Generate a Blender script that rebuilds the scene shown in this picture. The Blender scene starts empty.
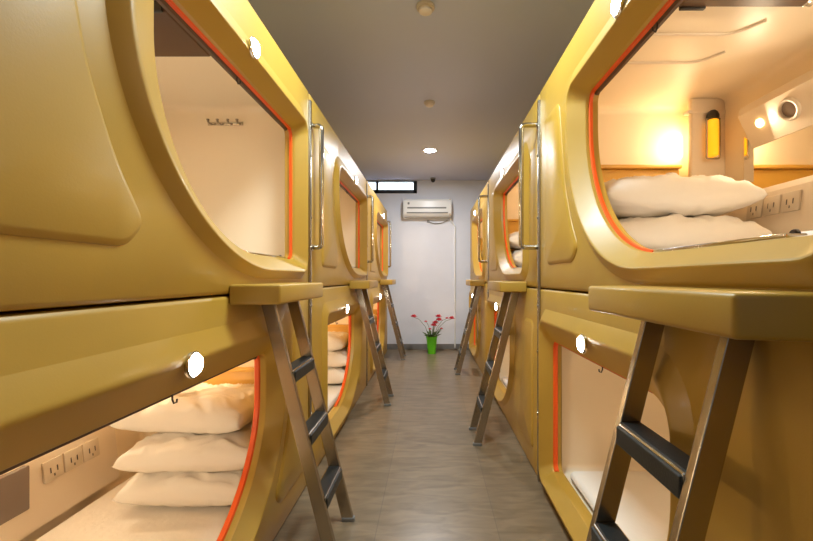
import bpy, bmesh, math, random
from mathutils import Vector, Matrix, noise
from mathutils.geometry import delaunay_2d_cdt
PI = math.pi
scn = bpy.context.scene
C = scn.collection
random.seed(7)

# ------------------------------------------------------------------ materials
def lin(c):
    return tuple(((v/12.92) if v <= .04045 else ((v+.055)/1.055)**2.4) for v in [x/255 for x in c]) + (1,)

def mat(name, rgb, rough=.5, metal=0, coat=0, bump=0, bscale=60, emit=None, estr=0, spec=.5, vary=0, vscale=4, trans=0, sub=0, alpha=1):
    m = bpy.data.materials.new(name); m.use_nodes = True
    nt = m.node_tree; b = nt.nodes['Principled BSDF']
    col = lin(rgb)
    b.inputs['Base Color'].default_value = col
    b.inputs['Roughness'].default_value = rough
    b.inputs['Metallic'].default_value = metal
    b.inputs['Coat Weight'].default_value = coat
    b.inputs['Coat Roughness'].default_value = .12
    b.inputs['Specular IOR Level'].default_value = spec
    b.inputs['Transmission Weight'].default_value = trans
    b.inputs['Alpha'].default_value = alpha
    if emit:
        b.inputs['Emission Color'].default_value = lin(emit); b.inputs['Emission Strength'].default_value = estr
    tc = nt.nodes.new('ShaderNodeTexCoord')
    if bump:
        n = nt.nodes.new('ShaderNodeTexNoise'); n.inputs['Scale'].default_value = bscale; n.inputs['Detail'].default_value = 3
        bp = nt.nodes.new('ShaderNodeBump'); bp.inputs['Strength'].default_value = bump; bp.inputs['Distance'].default_value = .01
        nt.links.new(tc.outputs['Object'], n.inputs['Vector'])
        nt.links.new(n.outputs['Fac'], bp.inputs['Height']); nt.links.new(bp.outputs['Normal'], b.inputs['Normal'])
    if vary:
        n2 = nt.nodes.new('ShaderNodeTexNoise'); n2.inputs['Scale'].default_value = vscale; n2.inputs['Detail'].default_value = 4
        r = nt.nodes.new('ShaderNodeValToRGB')
        r.color_ramp.elements[0].position = .3; r.color_ramp.elements[1].position = .7
        r.color_ramp.elements[0].color = tuple(c*(1-vary) for c in col[:3])+(1,)
        r.color_ramp.elements[1].color = tuple(min(1, c*(1+vary)) for c in col[:3])+(1,)
        nt.links.new(tc.outputs['Object'], n2.inputs['Vector'])
        nt.links.new(n2.outputs['Fac'], r.inputs['Fac']); nt.links.new(r.outputs['Color'], b.inputs['Base Color'])
    return m

M = {}
M['paint'] = mat('capsule_paint', (181, 142, 53), .42, coat=.08, bump=.035, bscale=220, vary=.05, vscale=3)
M['liner'] = mat('cream_plastic', (240, 224, 198), .38, bump=.02, bscale=90)
M['panel'] = mat('pale_plastic', (228, 212, 190), .4)
M['orange'] = mat('orange_rubber', (238, 88, 12), .45)
M['amber'] = mat('amber_laminate', (216, 168, 76), .4, vary=.06, vscale=6)
M['chrome'] = mat('polished_steel', (205, 200, 192), .16, metal=1)
M['steel'] = mat('brushed_steel', (176, 166, 150), .27, metal=1, bump=.02, bscale=140)
M['rubber'] = mat('black_rubber', (22, 27, 28), .42, bump=.1, bscale=200)
M['dark'] = mat('dark_plastic', (32, 24, 20), .4)
M['gap'] = mat('brown_blind_rail', (84, 56, 34), .45)
M['plinth'] = mat('brown_plinth', (92, 60, 30), .5)
M['linen'] = mat('white_linen', (240, 232, 222), .85, bump=.16, bscale=34, spec=.2)
M['mirror'] = mat('mirror_glass', (235, 232, 225), .03, metal=1)
M['wall'] = mat('white_paint', (224, 227, 236), .8, bump=.05, bscale=30, vary=.02)
M['ceil'] = mat('ceiling_paint', (198, 201, 224), .85, bump=.03, bscale=30)
M['skirt'] = mat('grey_tile', (120, 118, 116), .35, vary=.12, vscale=9)
M['white'] = mat('white_plastic', (235, 235, 232), .35)
M['grey'] = mat('grey_plastic', (120, 120, 118), .4)
M['socket'] = mat('socket_plastic', (206, 190, 168), .4)
M['lcd'] = mat('screen_glass', (128, 112, 100), .2)
M['black'] = mat('black_frame', (20, 20, 24), .4)
M['green'] = mat('green_plastic', (96, 196, 30), .4)
M['leaf'] = mat('leaf', (70, 96, 42), .6, vary=.2, vscale=20)
M['petal'] = mat('red_petal', (206, 28, 52), .6, vary=.15, vscale=30)
M['soil'] = mat('soil', (52, 38, 28), .9, bump=.4, bscale=80)
M['led'] = mat('led_white', (255, 255, 250), .4, emit=(255, 250, 238), estr=46)
M['warmled'] = mat('led_warm', (255, 226, 170), .4, emit=(255, 214, 140), estr=14)
M['amberglass'] = mat('amber_glass', (238, 170, 30), .12, emit=(255, 168, 30), estr=.9)
M['glass'] = mat('window_glass', (245, 250, 255), .02, trans=1)

def floor_mat():
    m = bpy.data.materials.new('floor_planks'); m.use_nodes = True
    nt = m.node_tree; b = nt.nodes['Principled BSDF']
    tc = nt.nodes.new('ShaderNodeTexCoord')
    mp = nt.nodes.new('ShaderNodeMapping'); mp.inputs['Rotation'].default_value = (0, 0, PI/2); mp.inputs['Location'].default_value = (0, .27, 0)
    nt.links.new(tc.outputs['Object'], mp.inputs['Vector'])
    br = nt.nodes.new('ShaderNodeTexBrick')
    br.inputs['Scale'].default_value = 1; br.inputs['Brick Width'].default_value = 1.2; br.inputs['Row Height'].default_value = .6
    br.inputs['Mortar Size'].default_value = .0025; br.inputs['Mortar Smooth'].default_value = .3
    br.inputs['Color1'].default_value = lin((134, 117, 94)); br.inputs['Color2'].default_value = lin((127, 111, 89))
    br.inputs['Mortar'].default_value = lin((116, 102, 84))
    nt.links.new(mp.outputs['Vector'], br.inputs['Vector'])
    mp2 = nt.nodes.new('ShaderNodeMapping'); mp2.inputs['Scale'].default_value = (2.0, 7.5, 1)
    nt.links.new(tc.outputs['Object'], mp2.inputs['Vector'])
    n = nt.nodes.new('ShaderNodeTexNoise'); n.inputs['Scale'].default_value = 2.2; n.inputs['Detail'].default_value = 7; n.inputs['Distortion'].default_value = .8
    nt.links.new(mp2.outputs['Vector'], n.inputs['Vector'])
    r = nt.nodes.new('ShaderNodeValToRGB'); r.color_ramp.elements[0].position = .32; r.color_ramp.elements[1].position = .68
    r.color_ramp.elements[0].color = (.70, .67, .63, 1); r.color_ramp.elements[1].color = (1.12, 1.1, 1.08, 1)
    nt.links.new(n.outputs['Fac'], r.inputs['Fac'])
    mx = nt.nodes.new('ShaderNodeMix'); mx.data_type = 'RGBA'; mx.blend_type = 'MULTIPLY'; mx.inputs['Factor'].default_value = 1
    nt.links.new(br.outputs['Color'], mx.inputs['A']); nt.links.new(r.outputs['Color'], mx.inputs['B'])
    nt.links.new(mx.outputs['Result'], b.inputs['Base Color'])
    b.inputs['Roughness'].default_value = .3
    bp = nt.nodes.new('ShaderNodeBump'); bp.inputs['Strength'].default_value = .12; bp.inputs['Distance'].default_value = .004
    nt.links.new(n.outputs['Fac'], bp.inputs['Height']); nt.links.new(bp.outputs['Normal'], b.inputs['Normal'])
    return m
M['floor'] = floor_mat()

# ------------------------------------------------------------------ mesh helpers
def obj(name, bm, m, parent=None, smooth=True, ang=32, recalc=True):
    if recalc: bmesh.ops.recalc_face_normals(bm, faces=bm.faces[:])
    me = bpy.data.meshes.new(name); bm.to_mesh(me); bm.free()
    for p in me.polygons: p.use_smooth = smooth
    if smooth: me.set_sharp_from_angle(angle=math.radians(ang))
    mats = m if isinstance(m, (list, tuple)) else [m]
    for x in mats: me.materials.append(x)
    o = bpy.data.objects.new(name, me); C.objects.link(o)
    if parent: o.parent = parent
    return o

def box(bm, x0, x1, y0, y1, z0, z1, bev=0, seg=3, mtx=None):
    t = bmesh.new()
    bmesh.ops.create_cube(t, size=1)
    for v in t.verts:
        v.co = Vector(((x0+x1)/2 + v.co.x*(x1-x0), (y0+y1)/2 + v.co.y*(y1-y0), (z0+z1)/2 + v.co.z*(z1-z0)))
    if bev: bmesh.ops.bevel(t, geom=t.edges[:], offset=bev, segments=seg, profile=.5, affect='EDGES')
    if mtx: bmesh.ops.transform(t, matrix=mtx, verts=t.verts)
    merge(bm, t)

def merge(bm, t):
    vm = {}
    for v in t.verts: vm[v] = bm.verts.new(v.co)
    for f in t.faces:
        try:
            g = bm.faces.new([vm[v] for v in f.verts]); g.material_index = f.material_index
        except ValueError: pass
    t.free()

def lathe(bm, prof, axis='Z', c=(0, 0, 0), n=28, rot=None):
    c = Vector(c); rings = []
    for r, h in prof:
        ring = []
        for i in range(n):
            a = 2*PI*i/n
            p = Vector((r*math.cos(a), r*math.sin(a), h))
            if axis == 'X': p = Vector((p.z, p.x, p.y))
            if axis == 'Y': p = Vector((p.x, p.z, p.y))
            if rot: p = rot @ p
            ring.append(bm.verts.new(c+p))
        rings.append(ring)
    for a, b in zip(rings, rings[1:]):
        for i in range(n): bm.faces.new((a[i], a[(i+1) % n], b[(i+1) % n], b[i]))
    bm.faces.new(rings[0][::-1]); bm.faces.new(rings[-1])

def tube(bm, pts, r, n=10, flat=1):
    pts = [Vector(p) for p in pts]; rings = []
    up = None
    for i, p in enumerate(pts):
        t = (pts[min(i+1, len(pts)-1)] - pts[max(i-1, 0)]).normalized()
        if up is None:
            up = t.orthogonal().normalized()
        else:
            up = (up - t*up.dot(t)).normalized()
        s = t.cross(up)
        rr = r[i] if isinstance(r, (list, tuple)) else r
        rings.append([bm.verts.new(p + up*math.cos(2*PI*k/n)*rr + s*math.sin(2*PI*k/n)*rr*flat) for k in range(n)])
    for a, b in zip(rings, rings[1:]):
        for k in range(n): bm.faces.new((a[k], a[(k+1) % n], b[(k+1) % n], b[k]))
    bm.faces.new(rings[0][::-1]); bm.faces.new(rings[-1])

def bend_path(pts, r, seg=6):
    pts = [Vector(p) for p in pts]; out = [pts[0]]
    for a, b, c in zip(pts, pts[1:], pts[2:]):
        d0 = (a-b).normalized(); d1 = (c-b).normalized()
        p0 = b+d0*r; p1 = b+d1*r
        for i in range(seg+1):
            t = i/seg
            out.append(p0*(1-t)**2 + b*2*t*(1-t) + p1*t*t)
    out.append(pts[-1]); return out

def empty(name, loc, rz=0, label=None, cat=None, group=None):
    o = bpy.data.objects.new(name, None); C.objects.link(o)
    o.empty_display_size = .1
    o.location = loc; o.rotation_euler = (0, 0, rz)
    tag(o, label, cat, group)
    return o

def tag(o, label=None, cat=None, group=None, kind=None):
    if label: o['label'] = label
    if cat: o['category'] = cat
    if group: o['group'] = group
    if kind: o['kind'] = kind
    return o

def copy_tree(o, parent=None):
    kids = [c for c in C.objects if c.parent == o]
    c = o.copy(); C.objects.link(c); c.parent = parent
    for ch in kids: copy_tree(ch, c)
    return c

def kids(o, name):
    return [c for c in C.objects if c.parent == o and c.name.split('.')[0] == name]

# ------------------------------------------------------------------ layout numbers (metres)
CAM_Z = 1.25
W = 2.14; PITCH = 2.17; DEP = 1.05
Y0 = .30                     # near end of the first capsule of each row
XL, XR = -.745, .665         # front planes of the two rows
H_LOW = 1.183; H_UP = 1.20; Z_UP = 1.19
END_Y = 7.02; CEIL = 2.965
RX0, RX1, RY0 = -1.95, 1.86, -3.0

# ------------------------------------------------------------------ the capsule front
WATT = {('right', True): (1.6, 1.5, 4.8), ('left', True): (2.5, 3, 1.5), ('left', False): (3.0, 1.5, 5), ('right', False): (2, 2.2, 1.5)}  # watts of reading lamp, spot lamp and the added foot-side fill
# per row: opening edges, curve size, crease o and ridge r distances (right, curve side, top, bottom), moulded panel shift
SPEC = {('left', True): dict(R=2.0, L=.835, T=.915, B=.165, a=.68, cy=.76, o=(.065, .225, .125, .11), r=(.03, .18, .045, .07), emb=.075, H=H_UP),
        ('right', True): dict(R=1.76, L=.62, T=.90, B=.14, a=.58, cy=.76, o=(.13, .12, .125, .10), r=(.07, .065, .045, .05), emb=-.03, H=H_UP),
        ('left', False): dict(R=1.80, L=.54, T=.895, B=.14, a=.70, cy=.70, o=(.08, .11, .185, .10), r=(.04, .065, .11, .05), emb=-.13, H=H_LOW),
        ('right', False): dict(R=2.035, L=.84, T=.885, B=.13, rl=.16, a=.62, cy=.66, o=(.055, .13, .185, .09), r=(.028, .08, .12, .05), emb=-.05, H=H_LOW)}
def opening(t, S, off=0):
    """points round the bed opening at moulding step t; same count for each t"""
    # t: 0 edge, 1 ridge, 2 outer crease
    oR, oL, oT, oB = [(r*t if t <= 1 else r+(o-r)*(t-1))+off for o, r in zip(S['o'], S['r'])]
    R = S['R']+oR; T = S['T']+oT; B = S['B']-oB
    cx, cy = S['L']+S['a'], S['cy']; a = S['a']+oL; b = cy-B
    rt = max(.03, .045+oR*.75); rl = max(.03, S.get('rl', .045)+oL*.5)
    P = []
    def arc(x, y, rx, ry, a0, a1, n):
        for i in range(n+1):
            q = math.radians(a0+(a1-a0)*i/n); P.append((x+rx*math.cos(q), y+ry*math.sin(q)))
    arc(R-rt, B+rt, rt, rt, -90, 0, 8)
    for i in range(1, 8): P.append((R, B+rt+(T-B-2*rt)*i/8))
    arc(R-rt, T-rt, rt, rt, 0, 90, 8)
    L = cx-a
    for i in range(1, 12): P.append((R-rt+(L+rl-R+rt)*i/12, T))
    arc(L+rl, T-rl, rl, rl, 90, 180, 8)
    P.append((L, (T-rl+cy)/2))
    arc(cx, cy, a, b, 180, 270, 30)
    for i in range(1, 6): P.append((cx+(R-rt-cx)*i/6, B))
    return P

def round_poly(pts, rad, seg=7):
    out = []; n = len(pts)
    for i in range(n):
        p = Vector(pts[i]); a = Vector(pts[i-1]); c = Vector(pts[(i+1) % n]); r = rad[i]
        if r <= 0: out.append(tuple(p)); continue
        p0 = p+(a-p).normalized()*r; p1 = p+(c-p).normalized()*r
        for k in range(seg+1):
            t = k/seg; q = p0*(1-t)**2+p*2*t*(1-t)+p1*t*t; out.append((q.x, q.y))
    return out

def inset(poly, d):
    n = len(poly); out = []
    area = sum(poly[i][0]*poly[(i+1) % n][1]-poly[(i+1) % n][0]*poly[i][1] for i in range(n))
    sg = 1 if area > 0 else -1
    for i in range(n):
        a = Vector(poly[i-1]); b = Vector(poly[i]); c = Vector(poly[(i+1) % n])
        t = (c-a).normalized(); nn = Vector((-t.y, t.x))*sg
        out.append(tuple(b+nn*d))
    return out

def inside(p, poly):
    x, y = p; r = False; n = len(poly)
    for i in range(n):
        x0, y0 = poly[i]; x1, y1 = poly[(i+1) % n]
        if (y0 > y) != (y1 > y) and x < (x1-x0)*(y-y0)/(y1-y0)+x0: r = not r
    return r

def fill(bm, loops, holes, depth, extra=()):
    """flat region inside loops[0] minus holes at y=depth, by constrained triangulation"""
    vs = []; es = []
    for lp in list(loops)+list(holes)+list(extra):
        s = len(vs); vs += [Vector(p) for p in lp]; k = len(lp)
        closed = lp not in extra
        es += [(s+i, s+(i+1) % k) for i in range(k if closed else k-1)]
    r = delaunay_2d_cdt(vs, es, [], 0, 1e-6)
    nv = [bm.verts.new((p.x, depth, p.y)) for p in r[0]]
    for f in r[2]:
        c = sum((r[0][i] for i in f), Vector((0, 0)))/len(f)
        if inside(c, loops[0]) and not any(inside(c, h) for h in holes):
            bm.faces.new([nv[i] for i in f])

def strips(bm, rings):
    vr = [[bm.verts.new(p) for p in r] for r in rings]
    for a, b in zip(vr, vr[1:]):
        n = len(a)
        for i in range(n): bm.faces.new((a[i], a[(i+1) % n], b[(i+1) % n], b[i]))

def rect_loop(x0, x1, z0, z1, nx=14, nz=8):
    P = [(x0+(x1-x0)*i/nx, z0) for i in range(nx)] + [(x1, z0+(z1-z0)*i/nz) for i in range(nz)]
    P += [(x1-(x1-x0)*i/nx, z1) for i in range(nx)] + [(x0, z1-(z1-z0)*i/nz) for i in range(nz)]
    return P

PROFILE = [(2, 0), (1.98, -.0006), (1.94, -.002), (1.16, -.0275), (1.07, -.0295), (1, -.030), (.94, -.0285), (.88, -.025), (.10, .034), (.03, .038), (0, .044), (0, .095)]
def finish(bm, upper, H, weld=1e-4):
    bmesh.ops.remove_doubles(bm, verts=bm.verts[:], dist=weld)
    for v in bm.verts:
        if not upper: v.co.x = W-v.co.x

def front(upper, S):
    H = S['H']; du = S['emb']; dv = 0
    bm = bmesh.new()
    e = .014
    outer = rect_loop(e, W-e, e, H-e)
    crease = opening(2, S)
    emb = round_poly([(.18+du, .135+dv), (.60+du, .135+dv), (.665+du, .20+dv), (.57+du, .34+dv), (.49+du, .52+dv), (.44+du, .76+dv), (.40+du, .975+dv), (.18+du, .975+dv)],
                     [.05, .04, .04, .06, .06, .06, .05, .05])
    extra = []
    if upper: extra = [[(e+(W-2*e)*i/14, 1.03) for i in range(1, 14)]]
    fill(bm, [outer], [crease, emb], 0, extra)
    # raised moulded panel
    R = [[(x, 0, z) for x, z in emb], [(x, -.003, z) for x, z in inset(emb, .002)], [(x, -.009, z) for x, z in inset(emb, .013)], [(x, -.011, z) for x, z in inset(emb, .020)]]
    strips(bm, R)
    fill(bm, [inset(emb, .020)], [], -.011)
    # funnel round the opening
    rings = []
    for t, y in PROFILE: rings.append([(x, y, z) for x, z in opening(t, S)])
    strips(bm, rings)
    # rim returning to the body
    rr = []
    for g, y in ((e, 0), (.007, .003), (.002, .008), (0, .016), (0, .06)):
        rr.append([(x, y, z) for x, z in rect_loop(g, W-g, g, H-g)])
    strips(bm, rr)
    # back face of the panel towards the interior
    fill(bm, [rect_loop(.06, W-.06, .10, H-.08)], [opening(0, S)], .095)
    finish(bm, upper, H)
    return bm

def opening_sweep(upper, offs, yc, r0, r1, S, idx=None, closed=True):
    """small bar running round (part of) the opening"""
    bm = bmesh.new()
    L = opening(0, S, offs)
    if idx: L = L[idx[0]:idx[1]]
    Li = opening(0, S, offs-r0)
    if idx: Li = Li[idx[0]:idx[1]]
    n = len(L)
    rows = [[bm.verts.new((L[i][0], yc-r1, L[i][1])), bm.verts.new((Li[i][0], yc-r1*.6, Li[i][1])), bm.verts.new((Li[i][0], yc+r1*.6, Li[i][1])), bm.verts.new((L[i][0], yc+r1, L[i][1]))] for i in range(n)]
    for i in range(n if closed else n-1):
        a = rows[i]; b = rows[(i+1) % n]
        for k in range(4): bm.faces.new((a[k], b[k], b[(k+1) % 4], a[(k+1) % 4]))
    if not closed:
        bm.faces.new(rows[0]); bm.faces.new(rows[-1][::-1])
    finish(bm, upper, 0)
    return bm

def mx(bm, upper):
    if not upper:
        for v in bm.verts: v.co.x = W-v.co.x
    return bm

def make_capsule(upper, side):
    root = empty('sleeping_capsule', (0, 0, 0))
    S = SPEC[(side, upper)]; H = S['H']; E = dict(zip(('read', 'spot', 'foot'), WATT[(side, upper)]))
    bm = front(upper, S)
    obj('front_panel', bm, M['paint'], root, ang=24)
    # outer body
    bm = bmesh.new()
    box(bm, 0.001, W-.001, .061, DEP, .001, H-.001)
    for f in [f for f in bm.faces if f.calc_center_median().y < .0611]: bm.faces.remove(f)
    obj('outer_shell', bm, M['paint'], root)
    # interior liner, all edges rounded, open to the front
    bm = bmesh.new()
    t = bmesh.new(); x0, x1, y0, y1, z0, z1 = .06, W-.06, .02, .99, .10, 1.075
    bmesh.ops.create_cube(t, size=1)
    for v in t.verts: v.co = Vector(((x0+x1)/2+v.co.x*(x1-x0), (y0+y1)/2+v.co.y*(y1-y0), (z0+z1)/2+v.co.z*(z1-z0)))
    ed = [e for e in t.edges if not all(v.co.y < .1 for v in e.verts)]
    bmesh.ops.bevel(t, geom=ed, offset=.045, segments=5, profile=.5, affect='EDGES')
    bmesh.ops.bisect_plane(t, geom=t.verts[:]+t.edges[:]+t.faces[:], plane_co=(0, .113, 0), plane_no=(0, 1, 0), clear_inner=True)
    merge(bm, t)
    obj('interior_liner', mx(bm, upper), M['liner'], root, ang=40)
    # orange trim, blind rail, sill rail
    obj('opening_trim', opening_sweep(upper, .0015, (.080 if (side, upper) == ('left', False) else .062), .009, (.010 if upper else .015), S, (2, 75), False), M['orange'], root)
    obj('blind_rail', opening_sweep(upper, -.007, .078, .012, .010, S, (22, 40), False), M['gap'], root)
    if upper:
      bm = bmesh.new()
      box(bm, S['R']-.60, S['R']-.12, .045, .090, S['B']-.001, S['B']+.010, .003, 2)
      s = obj('sill_rail', bm, M['chrome'], root)
      bm = bmesh.new(); lathe(bm, [(.007, 0), (.009, .003), (.009, .010), (.006, .013)], 'Y', (S['R']-.13, .066, S['B']+.010), 12)
      obj('latch_knob', mx(bm, upper), M['dark'], s)
    # amber headboard on the head wall
    bm = bmesh.new()
    box(bm, .058, .085, .13, .80, .102, .70, .008, 3)
    box(bm, .058, .110, .13, .80, .70, .722, .006, 2)
    obj('headboard', mx(bm, upper), M['amber'], root)
    # fin with the amber tube lamp
    bm = bmesh.new(); box(bm, .155, .19, .80, .995, .60, 1.074, .010, 3)
    box(bm, .15, .195, .775, .995, .985, 1.005, .006, 2)
    fin = obj('partition_fin', mx(bm, upper), M['panel'], root)
    # glowing strip lamp behind the fin
    bm = bmesh.new(); box(bm, .13, .15, .83, .86, .74, .96, .006, 2)
    lamp = obj('reading_lamp', mx(bm, upper), M['warmled'], root)
    L = bpy.data.lights.new('reading_light', 'AREA'); L.shape = 'RECTANGLE'; L.size = .25; L.size_y = .12
    L.energy = E['read']; L.color = (1, .76, .46)
    lo = bpy.data.objects.new('reading_light', L); C.objects.link(lo); lo.parent = lamp
    lx = .145 if upper else W-.145
    lo.location = (lx, .80, .84)
    lo.rotation_euler = (math.radians(-90), 0, math.radians(-20 if upper else 20))
    # mirror on the back wall
    bm = bmesh.new()
    pts = [(.34, .50), (2.0, .50), (2.0, .72), (.44, .72), (.34, .80)]
    for yy in (.982, .991):
        pass
    a = [bm.verts.new((x, .978, z)) for x, z in pts]; b = [bm.verts.new((x, .992, z)) for x, z in pts]
    bm.faces.new(a); bm.faces.new(b[::-1])
    for i in range(5): bm.faces.new((a[i], a[(i+1) % 5], b[(i+1) % 5], b[i]))
    obj('wall_mirror', mx(bm, upper), M['mirror'], root, smooth=False)
    # console with sockets and screen below the mirror
    bm = bmesh.new()
    prof = [(.991, .185), (.925, .185), (.925, .25), (.95, .47), (.965, .50), (.991, .50)]
    r0 = [bm.verts.new((.30, y, z)) for y, z in prof]; r1 = [bm.verts.new((2.06, y, z)) for y, z in prof]
    bm.faces.new(r0); bm.faces.new(r1[::-1])
    for i in range(6): bm.faces.new((r0[i], r0[(i+1) % 6], r1[(i+1) % 6], r1[i]))
    con = obj('control_console', mx(bm, upper), M['panel'], root, ang=20)
    def on_face(z): return .925+(z-.25)/.22*.025
    for k, ux in enumerate((.46, .56, .66, 1.12)):
        bm = bmesh.new(); yy = on_face(.40)
        box(bm, ux-.045, ux+.045, -.006, .006, -.045, .045, .004, 2)
        for dx in (-.016, .016): box(bm, ux+dx-.003, ux+dx+.003, -.008, -.004, -.012, .012)
        box(bm, ux-.003, ux+.003, -.008, -.004, -.03, -.018)
        for f in bm.faces:
            c = f.calc_center_median()
            if c.y < -.0065: f.material_index = 1
        bmesh.ops.transform(bm, matrix=Matrix.Translation((0, yy-.003, .40)) @ Matrix.Rotation(math.radians(-6.5), 4, 'X'), verts=bm.verts)
        obj('socket', mx(bm, upper), [M['socket'], M['dark']], con)
    bm = bmesh.new(); box(bm, .77, .91, on_face(.38)-.012, on_face(.38)+.02, .285, .470, .006, 2)
    obj('display_panel', mx(bm, upper), M['lcd'], con)
    # overhead slanted panel with speaker and spotlight
    bm = bmesh.new()
    prof = [(.991, .72), (.975, .72), (.90, .88), (.91, .92), (.991, .965)]
    r0 = [bm.verts.new((.40, y, z)) for y, z in prof]; r1 = [bm.verts.new((2.04, y, z)) for y, z in prof]
    bm.faces.new(r0); bm.faces.new(r1[::-1])
    for i in range(5): bm.faces.new((r0[i], r0[(i+1) % 5], r1[(i+1) % 5], r1[i]))
    ov = obj('overhead_panel', mx(bm, upper), M['panel'], root, ang=20)
    slope = Matrix.Rotation(math.radians(90-25), 3, 'X')
    tilt = Matrix.Translation((.66, .932, .812)) @ Matrix.Rotation(math.radians(-65), 4, 'X')
    bm = bmesh.new()
    lathe(bm, [(.036, -.002), (.052, -.002), (.052, .008), (.046, .014), (.038, .012), (.036, .002)], 'Z', (0, 0, 0), 28)
    for f in [f for f in bm.faces if len(f.verts) > 4]: bm.faces.remove(f)
    for v in bm.verts: v.co.z = -v.co.z
    bmesh.ops.transform(bm, matrix=tilt, verts=bm.verts)
    sp = obj('speaker', mx(bm, upper), M['socket'], ov)
    bm = bmesh.new()
    lathe(bm, [(.037, .002), (.037, -.001), (.03, -.003), (.012, -.006)], 'Z', (0, 0, 0), 24)
    bmesh.ops.transform(bm, matrix=tilt, verts=bm.verts)
    obj('speaker_cone', mx(bm, upper), M['lcd'], sp)
    bm = bmesh.new(); lathe(bm, [(.012, -.010), (.018, -.008), (.02, .004)], 'Z', (.50, .930, .812), 20, Matrix.Rotation(math.radians(-65), 3, 'X') @ Matrix.Rotation(PI, 3, 'X'))
    obj('spot_lamp', mx(bm, upper), M['warmled'], ov)
    for su, en, tw in ((.50, E['spot'], 45), (1.60, E['foot'], -52)):
        if su > 1:  # second spot is invented, a fill added to light the pillow fronts
            bm = bmesh.new(); lathe(bm, [(.012, -.010), (.018, -.008), (.02, .004)], 'Z', (su, .930, .812), 20, Matrix.Rotation(math.radians(-65), 3, 'X') @ Matrix.Rotation(PI, 3, 'X'))
            obj('spot_lamp', mx(bm, upper), M['warmled'], ov)
        L = bpy.data.lights.new('spot_light', 'AREA'); L.shape = 'DISK'; L.size = .06
        L.energy = en; L.color = (1, .79, .52)
        so = bpy.data.objects.new('spot_light', L); C.objects.link(so); so.parent = ov
        so.location = ((su if upper else W-su), .895, .800)
        so.rotation_euler = (math.radians(-65), 0, math.radians(tw if upper else -tw))
    # moulded ribs under the ceiling
    for ux, y1 in ((.56, .66), (.78, .66)):
        bm = bmesh.new()
        tube(bm, bend_path([(ux, .20, 1.072), (ux, y1-.07, 1.072), (ux+.09, y1-.01, 1.072)], .06), .007, 8, .8)
        obj('ceiling_rib', mx(bm, upper), M['panel'], root)
    # lamp on the front, at the brow of the opening
    fl = bmesh.new()
    lathe(fl, [(.034, .0), (.040, -.002), (.041, -.010), (.036, -.014), (.0335, -.012)], 'Y', (0, 0, 0), 28)
    f_ = obj('front_lamp', fl, M['chrome'], root)
    fl = bmesh.new(); lathe(fl, [(.033, -.008), (.033, -.014), (.028, -.020), (.015, -.023)], 'Y', (0, 0, 0), 24)
    obj('lamp_lens', fl, M['led'], f_)
    # a hook at the top rail
    bm = bmesh.new()
    hx = S['R']-.62; hz = S['T']-.01
    tube(bm, [(hx, .070, hz), (hx, .070, hz-.018), (hx, .065, hz-.030), (hx, .056, hz-.026), (hx, .055, hz-.016)], .003, 8)
    obj('blind_hook', mx(bm, upper), M['dark'], root)
    if upper:
        # moulded step under the opening, where the ladder lands
        bm = bmesh.new()
        z0, z1 = -.040, .036
        px = [(1.17, .0), (1.20, -.18), (1.80, -.18), (1.84, .0)]
        lo_ = [bm.verts.new((x, y, z0)) for x, y in px]; hi_ = [bm.verts.new((x, y, z1)) for x, y in px]
        bm.faces.new(lo_); bm.faces.new(hi_[::-1])
        for i in range(4): bm.faces.new((lo_[i], lo_[(i+1) % 4], hi_[(i+1) % 4], hi_[i]))
        bmesh.ops.bevel(bm, geom=bm.edges[:], offset=.010, segments=3, profile=.5, affect='EDGES')
        obj('step_platform', bm, M['paint'], root)
    return root

CAPS = {(sd, up): make_capsule(up, sd) for sd in ('left', 'right') for up in (True, False)}

# ------------------------------------------------------------------ other prototypes
def make_handle(proj):
    root = empty('grab_handle', (0, 0, 0))
    bm = bmesh.new()
    tube(bm, bend_path([(0, 0, .01), (0, -proj, .01), (0, -proj, .77), (0, 0, .77)], .03), .0155, 12)
    obj('bar', bm, M['chrome'], root)
    for z in (.01, .77):
        bm = bmesh.new(); lathe(bm, [(.022, 0), (.022, -.006), (.014, -.010)], 'Y', (0, 0, z), 18)
        obj('flange', bm, M['chrome'], root)
    return root

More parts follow.
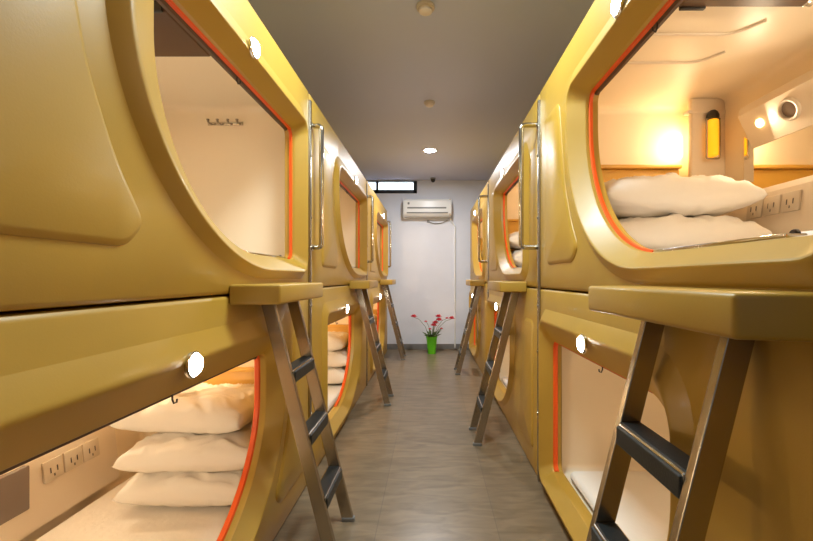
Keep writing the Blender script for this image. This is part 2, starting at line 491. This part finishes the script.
def make_ladder():
    """local x runs along the row, -y towards the aisle, origin on the floor under the front plane"""
    root = empty('ladder', (0, 0, 0))
    top, wd = 1.155, .31
    def yl(h): return -(.320-.290*h/top)
    for x in (-wd/2, wd/2):
        bm = bmesh.new()
        hw, hd = .012, .029
        A = [(x-hw, yl(0)-hd, 0), (x+hw, yl(0)-hd, 0), (x+hw, yl(0)+hd, 0), (x-hw, yl(0)+hd, 0)]
        B = [(x-hw, yl(top)-hd, top), (x+hw, yl(top)-hd, top), (x+hw, yl(top)+hd, top), (x-hw, yl(top)+hd, top)]
        a = [bm.verts.new(p) for p in A]; b = [bm.verts.new(p) for p in B]
        bm.faces.new(a[::-1]); bm.faces.new(b)
        for i in range(4): bm.faces.new((a[i], a[(i+1) % 4], b[(i+1) % 4], b[i]))
        bmesh.ops.bevel(bm, geom=bm.edges[:], offset=.003, segments=2, profile=.5, affect='EDGES')
        leg = obj('leg', bm, M['steel'], root, ang=12)
        bm = bmesh.new(); box(bm, x-hw-.003, x+hw+.003, yl(0)-hd-.003, yl(0)+hd+.003, 0, .022, .003, 2)
        obj('rubber_foot', bm, M['grey'], leg)
    for h in (.285, .565, .845):
        y = yl(h)
        bm = bmesh.new(); box(bm, -wd/2+.011, wd/2-.011, y-.034, y+.034, h-.026, h, .004, 2)
        tr = obj('tread', bm, M['chrome'], root, ang=12)
        bm = bmesh.new(); box(bm, -wd/2+.013, wd/2-.013, y-.041, y-.030, h-.058, h-.007, .004, 2)
        box(bm, -wd/2+.013, wd/2-.013, y-.026, y+.028, h-.001, h+.003, .001, 1)
        obj('tread_grip', bm, M['rubber'], tr, ang=12)
    return root

def pillow_mesh(w, d, h, seed, wr=1.0):
    bm = bmesh.new(); n, m = 64, 44
    off = Vector((seed*7.3, seed*3.1, 0))
    grids = []
    for side in (1, -1):
        g = []
        for i in range(n+1):
            row = []
            s = -1+2*i/n
            for j in range(m+1):
                t = -1+2*j/m
                k = (1-abs(s)**3.2)*(1-abs(t)**3.0)
                hh = max(k, 0)**.38
                x = s*w/2*(1-.05*(1-t*t)*abs(s)**2 + .02*noise.noise(Vector((s, t, seed))))
                y = t*d/2*(1-.07*(1-s*s)*abs(t)**2)
                p = Vector((x*6, y*6, side*2))+off
                q = noise.noise(Vector((p.x*.9+1.2*noise.noise(p*.8), p.y*2.2+.8*noise.noise(p*1.3+Vector((5, 0, 0))), p.z))); r = 1-abs(q)*3.2
                wrk = noise.noise(p*.9)*.016 + (max(r, 0)**1.6)*.015*wr + noise.noise(p*2.6)*.005
                z = side*h/2*hh*(1 if side > 0 else .85) + wrk*min(1, hh*1.3)*(1 if side > 0 else .4)
                row.append(bm.verts.new((x, y, z+h*.43)))
            g.append(row)
        for i in range(n):
            for j in range(m): bm.faces.new((g[i][j], g[i+1][j], g[i+1][j+1], g[i][j+1]))
        grids.append(g)
    bmesh.ops.remove_doubles(bm, verts=bm.verts[:], dist=.0015)
    return bm

def mattress_mesh(L, D, T):
    bm = bmesh.new(); box(bm, 0, L, 0, D, 0, T, .03, 4)
    return bm

# ------------------------------------------------------------------ placing the two rows
ORD = ['nearest', 'middle', 'farthest']
def place(o, side, k, z, **kw):
    """anchor an object tree in a capsule's local frame"""
    if side == 'left':
        o.location = (XL, Y0+PITCH*k, z); o.rotation_euler = (0, 0, PI/2)
    else:
        o.location = (XR, Y0+PITCH*k+W, z); o.rotation_euler = (0, 0, -PI/2)
def at(side, k, z, p):
    u, y, v = p
    if side == 'left': return (XL-y, Y0+PITCH*k+u, z+v)
    return (XR+y, Y0+PITCH*k+W-u, z+v)
def rz(side): return PI/2 if side == 'left' else -PI/2

pil_meshes = [pillow_mesh(.70, .48, .205, s, 1.4) for s in (1, 2, 3, 4)]
pil_data = []
for b in pil_meshes:
    o = obj('pillow', b, M['linen'], None, ang=180); pil_data.append(o.data); bpy.data.objects.remove(o)
mat_obj = obj('mattress', mattress_mesh(1.86, .80, .060), M['linen'], None); mat_data = mat_obj.data; bpy.data.objects.remove(mat_obj)

ladder0 = None
handles = {'left': make_handle(.06), 'right': make_handle(.105)}
hused = {'left': False, 'right': False}
used = {}
def tint(side, tier):
    return {('left', 'upper'): 'nearest, empty inside' , ('left', 'lower'): 'nearest, with three pillows inside',
            ('right', 'upper'): 'nearest, with amber lamp inside', ('right', 'lower'): 'nearest, behind the largest ladder'}[(side, tier)]

def make_screen():
    root = empty('folding_screen', (0, 0, 0))
    bm = bmesh.new(); box(bm, 0, .30, -.22, .22, -.055, -.030, .008, 3); obj('screen_body', bm, M['gap'], root)
    bm = bmesh.new(); box(bm, .10, .16, -.03, .03, -.032, .0, .004, 2); obj('bracket', bm, M['dark'], root)
    bm = bmesh.new(); box(bm, -.012, .004, -.21, -.12, -.06, -.02, .004, 2); obj('clip', bm, M['dark'], root)
    bm = bmesh.new(); lathe(bm, [(.012, 0), (.014, .005), (.014, .03), (.01, .035)], 'Y', (.01, .215, -.043), 14); obj('hinge', bm, M['chrome'], root)
    return root
def make_hooks():
    root = empty('coat_hook_rack', (0, 0, 0))
    bm = bmesh.new(); box(bm, -.105, .105, -.006, .0, -.010, .012, .003, 2); obj('backplate', bm, M['chrome'], root)
    for x in (-.085, -.03, .03, .085):
        bm = bmesh.new(); tube(bm, [(x, -.004, .0), (x, -.03, -.006), (x, -.038, .006), (x, -.038, .014)], [.005, .005, .007, .009], 10)
        obj('hook', bm, M['steel'], root)
    return root
def make_tube_lamp():
    root = empty('amber_tube_lamp', (0, 0, 0))
    bm = bmesh.new(); lathe(bm, [(.018, 0), (.027, .006), (.027, .20), (.018, .206)], 'Z', (0, 0, 0), 20); obj('tube', bm, M['amberglass'], root)
    bm = bmesh.new(); lathe(bm, [(.020, .204), (.031, .208), (.031, .228), (.024, .245), (.014, .255)], 'Z', (0, 0, 0), 20)
    obj('cap', bm, M['dark'], root)
    bm = bmesh.new()
    tube(bm, bend_path([(.004, -.036, .21), (.004, -.036, -.012), (.004, .036, -.012), (.004, .036, .21)], .012), .0055, 8)
    obj('cage', bm, M['steel'], root)
    bm = bmesh.new(); box(bm, -.028, -.018, -.012, .012, .02, .20, .003, 2); obj('mount', bm, M['dark'], root)
    return root
screen0, hooks0, tlamp0 = make_screen(), make_hooks(), make_tube_lamp()
fresh = {id(screen0): True, id(hooks0): True, id(tlamp0): True}
def inst(proto):
    if fresh[id(proto)]: fresh[id(proto)] = False; return proto
    return copy_tree(proto)

LAMPU = {'left': (1.31, .985), 'right': (1.09, .985)}
LAMPL = {'left': (.90, .990), 'right': (.77, .975)}
LADU = {'left': 1.605, 'right': 1.465}

for side in ('left', 'right'):
    for k in range(3):
        for tier in ('lower', 'upper'):
            up = tier == 'upper'
            P = CAPS[(side, up)]
            if (side, up) not in used: o = P; used[(side, up)] = True
            else: o = copy_tree(P)
            z = Z_UP if up else 0
            place(o, side, k, z)
            tag(o, '%s yellow sleeping capsule of the %s row, %s' % (tier, side, [tint(side, tier), 'second from the camera', 'farthest, beside the white wall'][k]), 'sleeping capsule', 'yellow sleeping capsules in two rows')
            fl = kids(o, 'front_lamp')[0]
            u, v = (LAMPU if up else LAMPL)[side]
            fl.location = (u, -.026, v)
            # mattress
            m = bpy.data.objects.new('mattress', mat_data); C.objects.link(m)
            ux = .115 if up else W-.115-1.86
            m.location = at(side, k, z, (ux, .118, .1015)); m.rotation_euler = (0, 0, rz(side))
            row = 'the %s %s capsule of the %s row' % (ORD[k], tier, side)
            tag(m, 'white sheeted mattress lying inside ' + row, 'mattress', 'white mattresses inside the capsules')
            # pillows
            npil = 2 if up else 3
            names = ['top', 'bottom'] if up else ['top', 'middle', 'bottom']
            zz = .1015+.060
            for q in range(npil):
                pd = pil_data[(q+k+(0 if up else 1)) % 4] if not (q == npil-1) else pil_data[0 if up else 3]
                p = bpy.data.objects.new('pillow', pd); C.objects.link(p)
                hu = [.385, .370, .365][q] + (.025*math.sin(q*2.1+k))
                hu = hu if up else W-hu
                p.location = at(side, k, z, (hu, (.50 if up else [.375, .40, .43][q])+.015*math.cos(q*3+k), zz)); p.rotation_euler = (0, 0, rz(side)+PI/2+.05*math.sin(q*2+k*1.3))
                sc = 1.0
                p.scale = (1.08, 1.04, 1.02) if up else (.90, 1, .90)
                zz += .190 if up else .162
                tag(p, '%s white pillow of the stack in %s' % (names[::-1][q], row), 'pillow', 'white pillows stacked in the capsules')
            # hooks on the foot wall, lamp on the fin, screen under the roof
            h = inst(hooks0)
            u0 = W-.062 if up else .062
            h.location = at(side, k, z, (u0, .475, .975)); h.rotation_euler = (0, 0, rz(side)+(-PI/2 if up else PI/2))
            tag(h, 'chrome coat hooks on the foot wall of ' + row, 'coat hooks', 'coat hook racks in the capsules')
            t = inst(tlamp0)
            u0 = .218 if up else W-.218
            t.location = at(side, k, z, (u0, .90, .735)); t.rotation_euler = (0, 0, rz(side)+(0 if up else PI))
            tag(t, 'amber tube lamp with dark cap in ' + row, 'lamp', 'amber tube lamps in the capsules')
            s = inst(screen0)
            u0 = (1.14 if side == 'left' else 1.02) if up else W-1.08
            s.location = at(side, k, z, (u0, .43, 1.0745)); s.rotation_euler = (0, 0, rz(side)+(0 if up else PI))
            tag(s, 'folded brown screen under the roof of ' + row, 'screen', 'folded screens under the capsule roofs')
        # ladder
        if ladder0 is None: l = ladder0 = make_ladder()
        else: l = copy_tree(ladder0)
        l.location = at(side, k, 0, (LADU[side], 0, 0)); l.rotation_euler = (0, 0, rz(side))
        tag(l, 'steel ladder with black treads leaning on the %s row, %s' % (side, ['nearest to the camera', 'second closest', 'farthest, beside the end wall'][k]), 'ladder', 'steel ladders against the capsules')
        # handle at the joint after the capsule
        if side == 'left' or k < 2:
            if not hused[side]: h = handles[side]; hused[side] = True
            else: h = copy_tree(handles[side])
            yj = Y0+PITCH*(k+1)-(PITCH-W)/2+(.045 if side == 'left' else .03)
            if side == 'left' and k == 2: yj = Y0+PITCH*3-.06
            h.location = (XL if side == 'left' else XR, yj, 1.43); h.rotation_euler = (0, 0, rz(side))
            tag(h, 'vertical chrome grab handle on the upper %s capsules at the %s joint' % (side, ['first', 'second', 'far end'][k]), 'handle', 'chrome grab handles on the upper capsules')
        # joint strip
        if k < 2:
            bm = bmesh.new()
            yj = Y0+PITCH*k+W
            X = XL if side == 'left' else XR
            sg = 1 if side == 'left' else -1
            xs = sorted((X+sg*.010, X-sg*.030))
            box(bm, xs[0], xs[1], yj+.002, yj+.028, .005, 2.34, .003, 2)
            for zc in (.42, .80, 1.08, 1.62, 2.0):
                lathe(bm, [(.009, 0), (.008, .004), (.004, .006)], 'X', (X+sg*.010, yj+.015, zc), 12, Matrix.Rotation(PI, 3, 'Z') if sg < 0 else None)
            tag(obj('joint_strip', bm, M['steel']), 'tall steel joint strip between the %s and %s capsules of the %s row' % (ORD[k], ORD[k+1], side), 'metal strip', 'steel joint strips')

# ------------------------------------------------------------------ the room
def struct(name, bm, m): 
    o = obj(name, bm, m, smooth=False); o['kind'] = 'structure'; return o
bm = bmesh.new(); box(bm, RX0-.1, RX1+.1, RY0-.1, END_Y+.15, -.1, 0); struct('floor', bm, M['floor'])
bm = bmesh.new(); box(bm, RX0-.1, RX1+.1, RY0-.1, END_Y+.15, CEIL, CEIL+.1); struct('ceiling', bm, M['ceil'])
bm = bmesh.new(); box(bm, RX0-.1, RX0, RY0-.1, END_Y+.15, 0, CEIL); struct('wall_left', bm, M['wall'])
bm = bmesh.new(); box(bm, RX1, RX1+.1, RY0-.1, END_Y+.15, 0, CEIL); struct('wall_right', bm, M['wall'])
bm = bmesh.new(); box(bm, RX0, RX1, RY0-.1, RY0, 0, CEIL); struct('wall_back', bm, M['wall'])
WX0, WX1, WZ0, WZ1 = -1.50, -.245, 2.735, 2.95
bm = bmesh.new()
box(bm, RX0, RX1, END_Y, END_Y+.15, 0, WZ0)
box(bm, RX0, WX0, END_Y, END_Y+.15, WZ0, CEIL)
box(bm, WX1, RX1, END_Y, END_Y+.15, WZ0, CEIL)
box(bm, WX0, WX1, END_Y, END_Y+.15, WZ1, CEIL)
struct('wall_far', bm, M['wall'])
bm = bmesh.new()
fy0, fy1 = END_Y-.012, END_Y+.04; fw = .062
box(bm, WX0, WX1, fy0, fy1, WZ0, WZ0+fw*1.0, .004, 2)
box(bm, WX0, WX1, fy0, fy1, WZ1-.012, WZ1)
box(bm, WX1-fw, WX1, fy0, fy1, WZ0, WZ1, .004, 2)
box(bm, WX0, WX0+fw, fy0, fy1, WZ0, WZ1, .004, 2)
box(bm, -.965, -.925, fy0, fy1, WZ0, WZ1, .004, 2)
wf = struct('window_1', bm, M['black'])
bm = bmesh.new(); box(bm, WX0+.01, WX1-.01, END_Y+.015, END_Y+.021, WZ0+.01, WZ1-.005); g = obj('window_pane', bm, M['glass'], wf, smooth=False)
bm = bmesh.new(); box(bm, RX0, RX1, END_Y-.014, END_Y, 0, .095, .003, 2); struct('baseboard_far', bm, M['skirt'])
for nm, x0, x1 in (('baseboard_left', XL-.02, XL-.012), ('baseboard_right', XR+.012, XR+.02)): pass

# air conditioner
ac = empty('air_conditioner', (-.062, END_Y, 2.30), 0, 'white wall mounted air conditioner high on the far wall', 'air conditioner')
bm = bmesh.new()
prof = [(0, .005), (-.15, .005), (-.19, .05), (-.20, .10), (-.20, .27), (-.17, .305), (0, .31)]
a = [bm.verts.new((-.435, y, z)) for y, z in prof]; b = [bm.verts.new((.435, y, z)) for y, z in prof]
bm.faces.new(a); bm.faces.new(b[::-1])
for i in range(len(prof)): bm.faces.new((a[i], a[(i+1) % 7], b[(i+1) % 7], b[i]))
bmesh.ops.bevel(bm, geom=[e for e in bm.edges], offset=.01, segments=2, profile=.5, affect='EDGES')
obj('housing', bm, M['white'], ac)
bm = bmesh.new(); box(bm, -.36, .34, -.206, -.19, .135, .160, .003, 2); obj('air_slot', bm, M['grey'], ac)
bm = bmesh.new(); box(bm, -.37, .37, -.20, -.175, .055, .075, .003, 2, ); obj('louver', bm, M['grey'], ac)
bm = bmesh.new(); box(bm, -.355, -.32, -.206, -.195, .205, .24, .002, 2); obj('badge', bm, M['grey'], ac)
bm = bmesh.new(); box(bm, .395, .425, -.19, -.02, .02, .30, .004, 2); obj('end_cap', bm, M['socket'], ac)
ac.scale = (.95, 1, 1)
# pipes
bm = bmesh.new(); tube(bm, bend_path([(.33, END_Y-.03, 2.30), (.34, END_Y-.03, 2.25), (.42, END_Y-.022, 2.16), (.42, END_Y-.022, .02)], .03), .013, 10)
tag(obj('drain_pipe', bm, M['white']), 'thin white pipe running down the far wall from the air conditioner', 'pipe')
bm = bmesh.new(); tube(bm, bend_path([(-.05, END_Y-.02, 2.24), (.05, END_Y-.02, 2.20), (.20, END_Y-.02, 2.21), (.31, END_Y-.03, 2.26)], .04), .006, 8)
lathe(bm, [(.02, 0), (.022, .01), (.022, .03), (.015, .034)], 'Y', (-.05, END_Y-.036, 2.245), 14)
cb = obj('cable', bm, M['grey'], ac); cb.matrix_parent_inverse = Matrix.Translation(ac.location).inverted()

# ceiling fittings
def ceil_pt(px, py):
    s = (CEIL-CAM_Z)/(278-py); return ((px-431)*s, 400*s)
x, y = ceil_pt(430, 150)
dl = empty('ceiling_downlight', (x, y, CEIL), 0, 'lit round downlight in the ceiling near the far wall', 'ceiling light')
bm = bmesh.new(); lathe(bm, [(.10, -.001), (.10, -.006), (.088, -.012), (.078, -.010), (.076, -.002)], 'Z', (0, 0, 0), 28); obj('ring', bm, M['white'], dl)
bm = bmesh.new(); lathe(bm, [(.074, -.003), (.074, -.012), (.05, -.016)], 'Z', (0, 0, 0), 24); obj('lens', bm, mat('downlight_lens', (255, 255, 255), .4, emit=(245, 248, 255), estr=30), dl)
for (px, py, r, lb) in ((429.5, 102, .052, 'small round white smoke detector on the middle of the ceiling'), (425.5, 6, .058, 'round smoke detector on the ceiling, cut by the top of the photo')):
    x, y = ceil_pt(px, py)
    d = empty('smoke_detector', (x, y, CEIL), 0, lb, 'smoke detector', 'ceiling smoke detectors')
    bm = bmesh.new(); lathe(bm, [(r, 0), (r, -.015), (r*.9, -.022)], 'Z', (0, 0, 0), 24); obj('base', bm, M['socket'], d)
    bm = bmesh.new(); lathe(bm, [(r*.75, -.021), (r*.7, -.038), (r*.45, -.046)], 'Z', (0, 0, 0), 24); obj('sensor', bm, M['panel'], d)
cm = empty('security_camera', (.035, END_Y-.16, CEIL), 0, 'small dark dome camera on the ceiling above the air conditioner', 'camera')
bm = bmesh.new(); lathe(bm, [(.045, 0), (.045, -.02), (.04, -.025)], 'Z', (0, 0, 0), 20); obj('base', bm, M['grey'], cm)
bm = bmesh.new(); lathe(bm, [(.04, -.024), (.038, -.045), (.027, -.065), (.010, -.075)], 'Z', (0, 0, 0), 20); obj('dome', bm, M['dark'], cm)

# potted flowers
px_, py_ = .012, 6.62
pt = empty('potted_flowers', (px_, py_, 0), 0, 'bright green pot of red flowers on the floor by the far wall', 'potted plant')
bm = bmesh.new(); lathe(bm, [(.062, 0), (.066, .004), (.088, .26), (.094, .262), (.094, .285), (.082, .285), (.078, .25)], 'Z', (0, 0, 0), 28); obj('pot', bm, M['green'], pt)
bm = bmesh.new(); lathe(bm, [(.07, .240), (.079, .255), (.04, .262)], 'Z', (0, 0, 0), 20); obj('soil', bm, M['soil'], pt)
fl = [(-.30, .02, .60), (-.10, .03, .52), (.03, -.02, .46), (.06, .0, .50), (.12, -.03, .55), (.11, .03, .60), (.25, .0, .58), (.33, .02, .57), (-.03, .0, .40), (.16, .05, .40)]
for i, (x, y, z) in enumerate(fl):
    bm = bmesh.new(); tube(bm, [(x*.12, y*.2, .25), (x*.35, y*.5, .25+(z-.25)*.55), (x*.7, y*.8, .25+(z-.25)*.9), (x, y, z)], .0035, 6); st = obj('stem', bm, M['leaf'], pt)
    bm = bmesh.new()
    big = 1.25 if i in (0, 2, 3, 4, 5, 7) else .62
    for j in range(9):
        a = j*2.4; el = .3+.11*j
        c = Vector((x, y, z)); d = Vector((math.cos(a)*math.cos(el), math.sin(a)*math.cos(el), math.sin(el)-.2))
        s = d.cross(Vector((0, 0, 1))).normalized(); r = .045*big
        nrm = s.cross(d).normalized()
        v = [c, c+d*r*.6+s*r*.45+nrm*.004, c+d*r*1.1+s*r*.2, c+d*r*1.1-s*r*.2, c+d*r*.6-s*r*.45+nrm*.004]
        top = [bm.verts.new(q+nrm*.003) for q in v]; bt = [bm.verts.new(q-nrm*.003) for q in v]
        bm.faces.new(top); bm.faces.new(bt[::-1])
        for q in range(5): bm.faces.new((top[q], top[(q+1) % 5], bt[(q+1) % 5], bt[q]))
    obj('blossom', bm, M['petal'], st)
for j in range(16):
    a = j*2.399; r = .10+.05*random.random(); z = .30+.10*random.random()
    bm = bmesh.new(); d = Vector((math.cos(a), math.sin(a), .15)); s = Vector((-math.sin(a), math.cos(a), 0))
    b0 = Vector((math.cos(a)*.05, math.sin(a)*.05, .262))
    tip = b0+d*r+Vector((0, 0, z-.27)); mid = (b0+tip)/2+Vector((0, 0, .02))
    L = [b0, mid+s*.022, tip, mid-s*.022]
    t = [bm.verts.new(q+Vector((0, 0, .0015))) for q in L]; u_ = [bm.verts.new(q-Vector((0, 0, .0015))) for q in L]
    bm.faces.new(t); bm.faces.new(u_[::-1])
    for q in range(4): bm.faces.new((t[q], t[(q+1) % 4], u_[(q+1) % 4], u_[q]))
    obj('leaf', bm, M['leaf'], pt)

# ------------------------------------------------------------------ light
def area(name, loc, sx, sy, e, col, rot=(0, 0, 0), spread=180):
    L = bpy.data.lights.new(name, 'AREA'); L.shape = 'RECTANGLE'; L.size = sx; L.size_y = sy; L.energy = e; L.color = col
    L.spread = math.radians(spread)
    o = bpy.data.objects.new(name, L); C.objects.link(o); o.location = loc; o.rotation_euler = rot; return o
x, y = ceil_pt(430, 150)
area('downlight_far', (x, y, CEIL-.03), .14, .14, 36, (.93, .96, 1))
area('downlight_near', (-.04, 1.85, CEIL-.03), .5, .5, 46, (.80, .96, 1))
area('added_fill_behind', (0, -1.6, CEIL-.03), 0.5, .5, 7, (.96, .97, 1))  # unseen soft fill added behind the camera to lift the ambient level
w = bpy.data.worlds.new('sky'); scn.world = w; w.use_nodes = True
w.node_tree.nodes['Background'].inputs['Color'].default_value = (.86, .93, 1, 1)
w.node_tree.nodes['Background'].inputs['Strength'].default_value = 3.0

# ------------------------------------------------------------------ camera
cd = bpy.data.cameras.new('camera'); cam = bpy.data.objects.new('camera', cd); C.objects.link(cam)
cam.location = (0, 0, CAM_Z); cam.rotation_euler = (PI/2, 0, 0)
cd.sensor_width = 36; cd.lens = 36*400/813
cd.shift_x = -24.5/813; cd.shift_y = 7.5/813
cd.clip_start = .02
scn.camera = cam
scn.view_settings.view_transform = 'Standard'; scn.view_settings.look = 'None'
scn.view_settings.exposure = 0.25; scn.view_settings.gamma = 1; scn.view_settings.use_curve_mapping = False
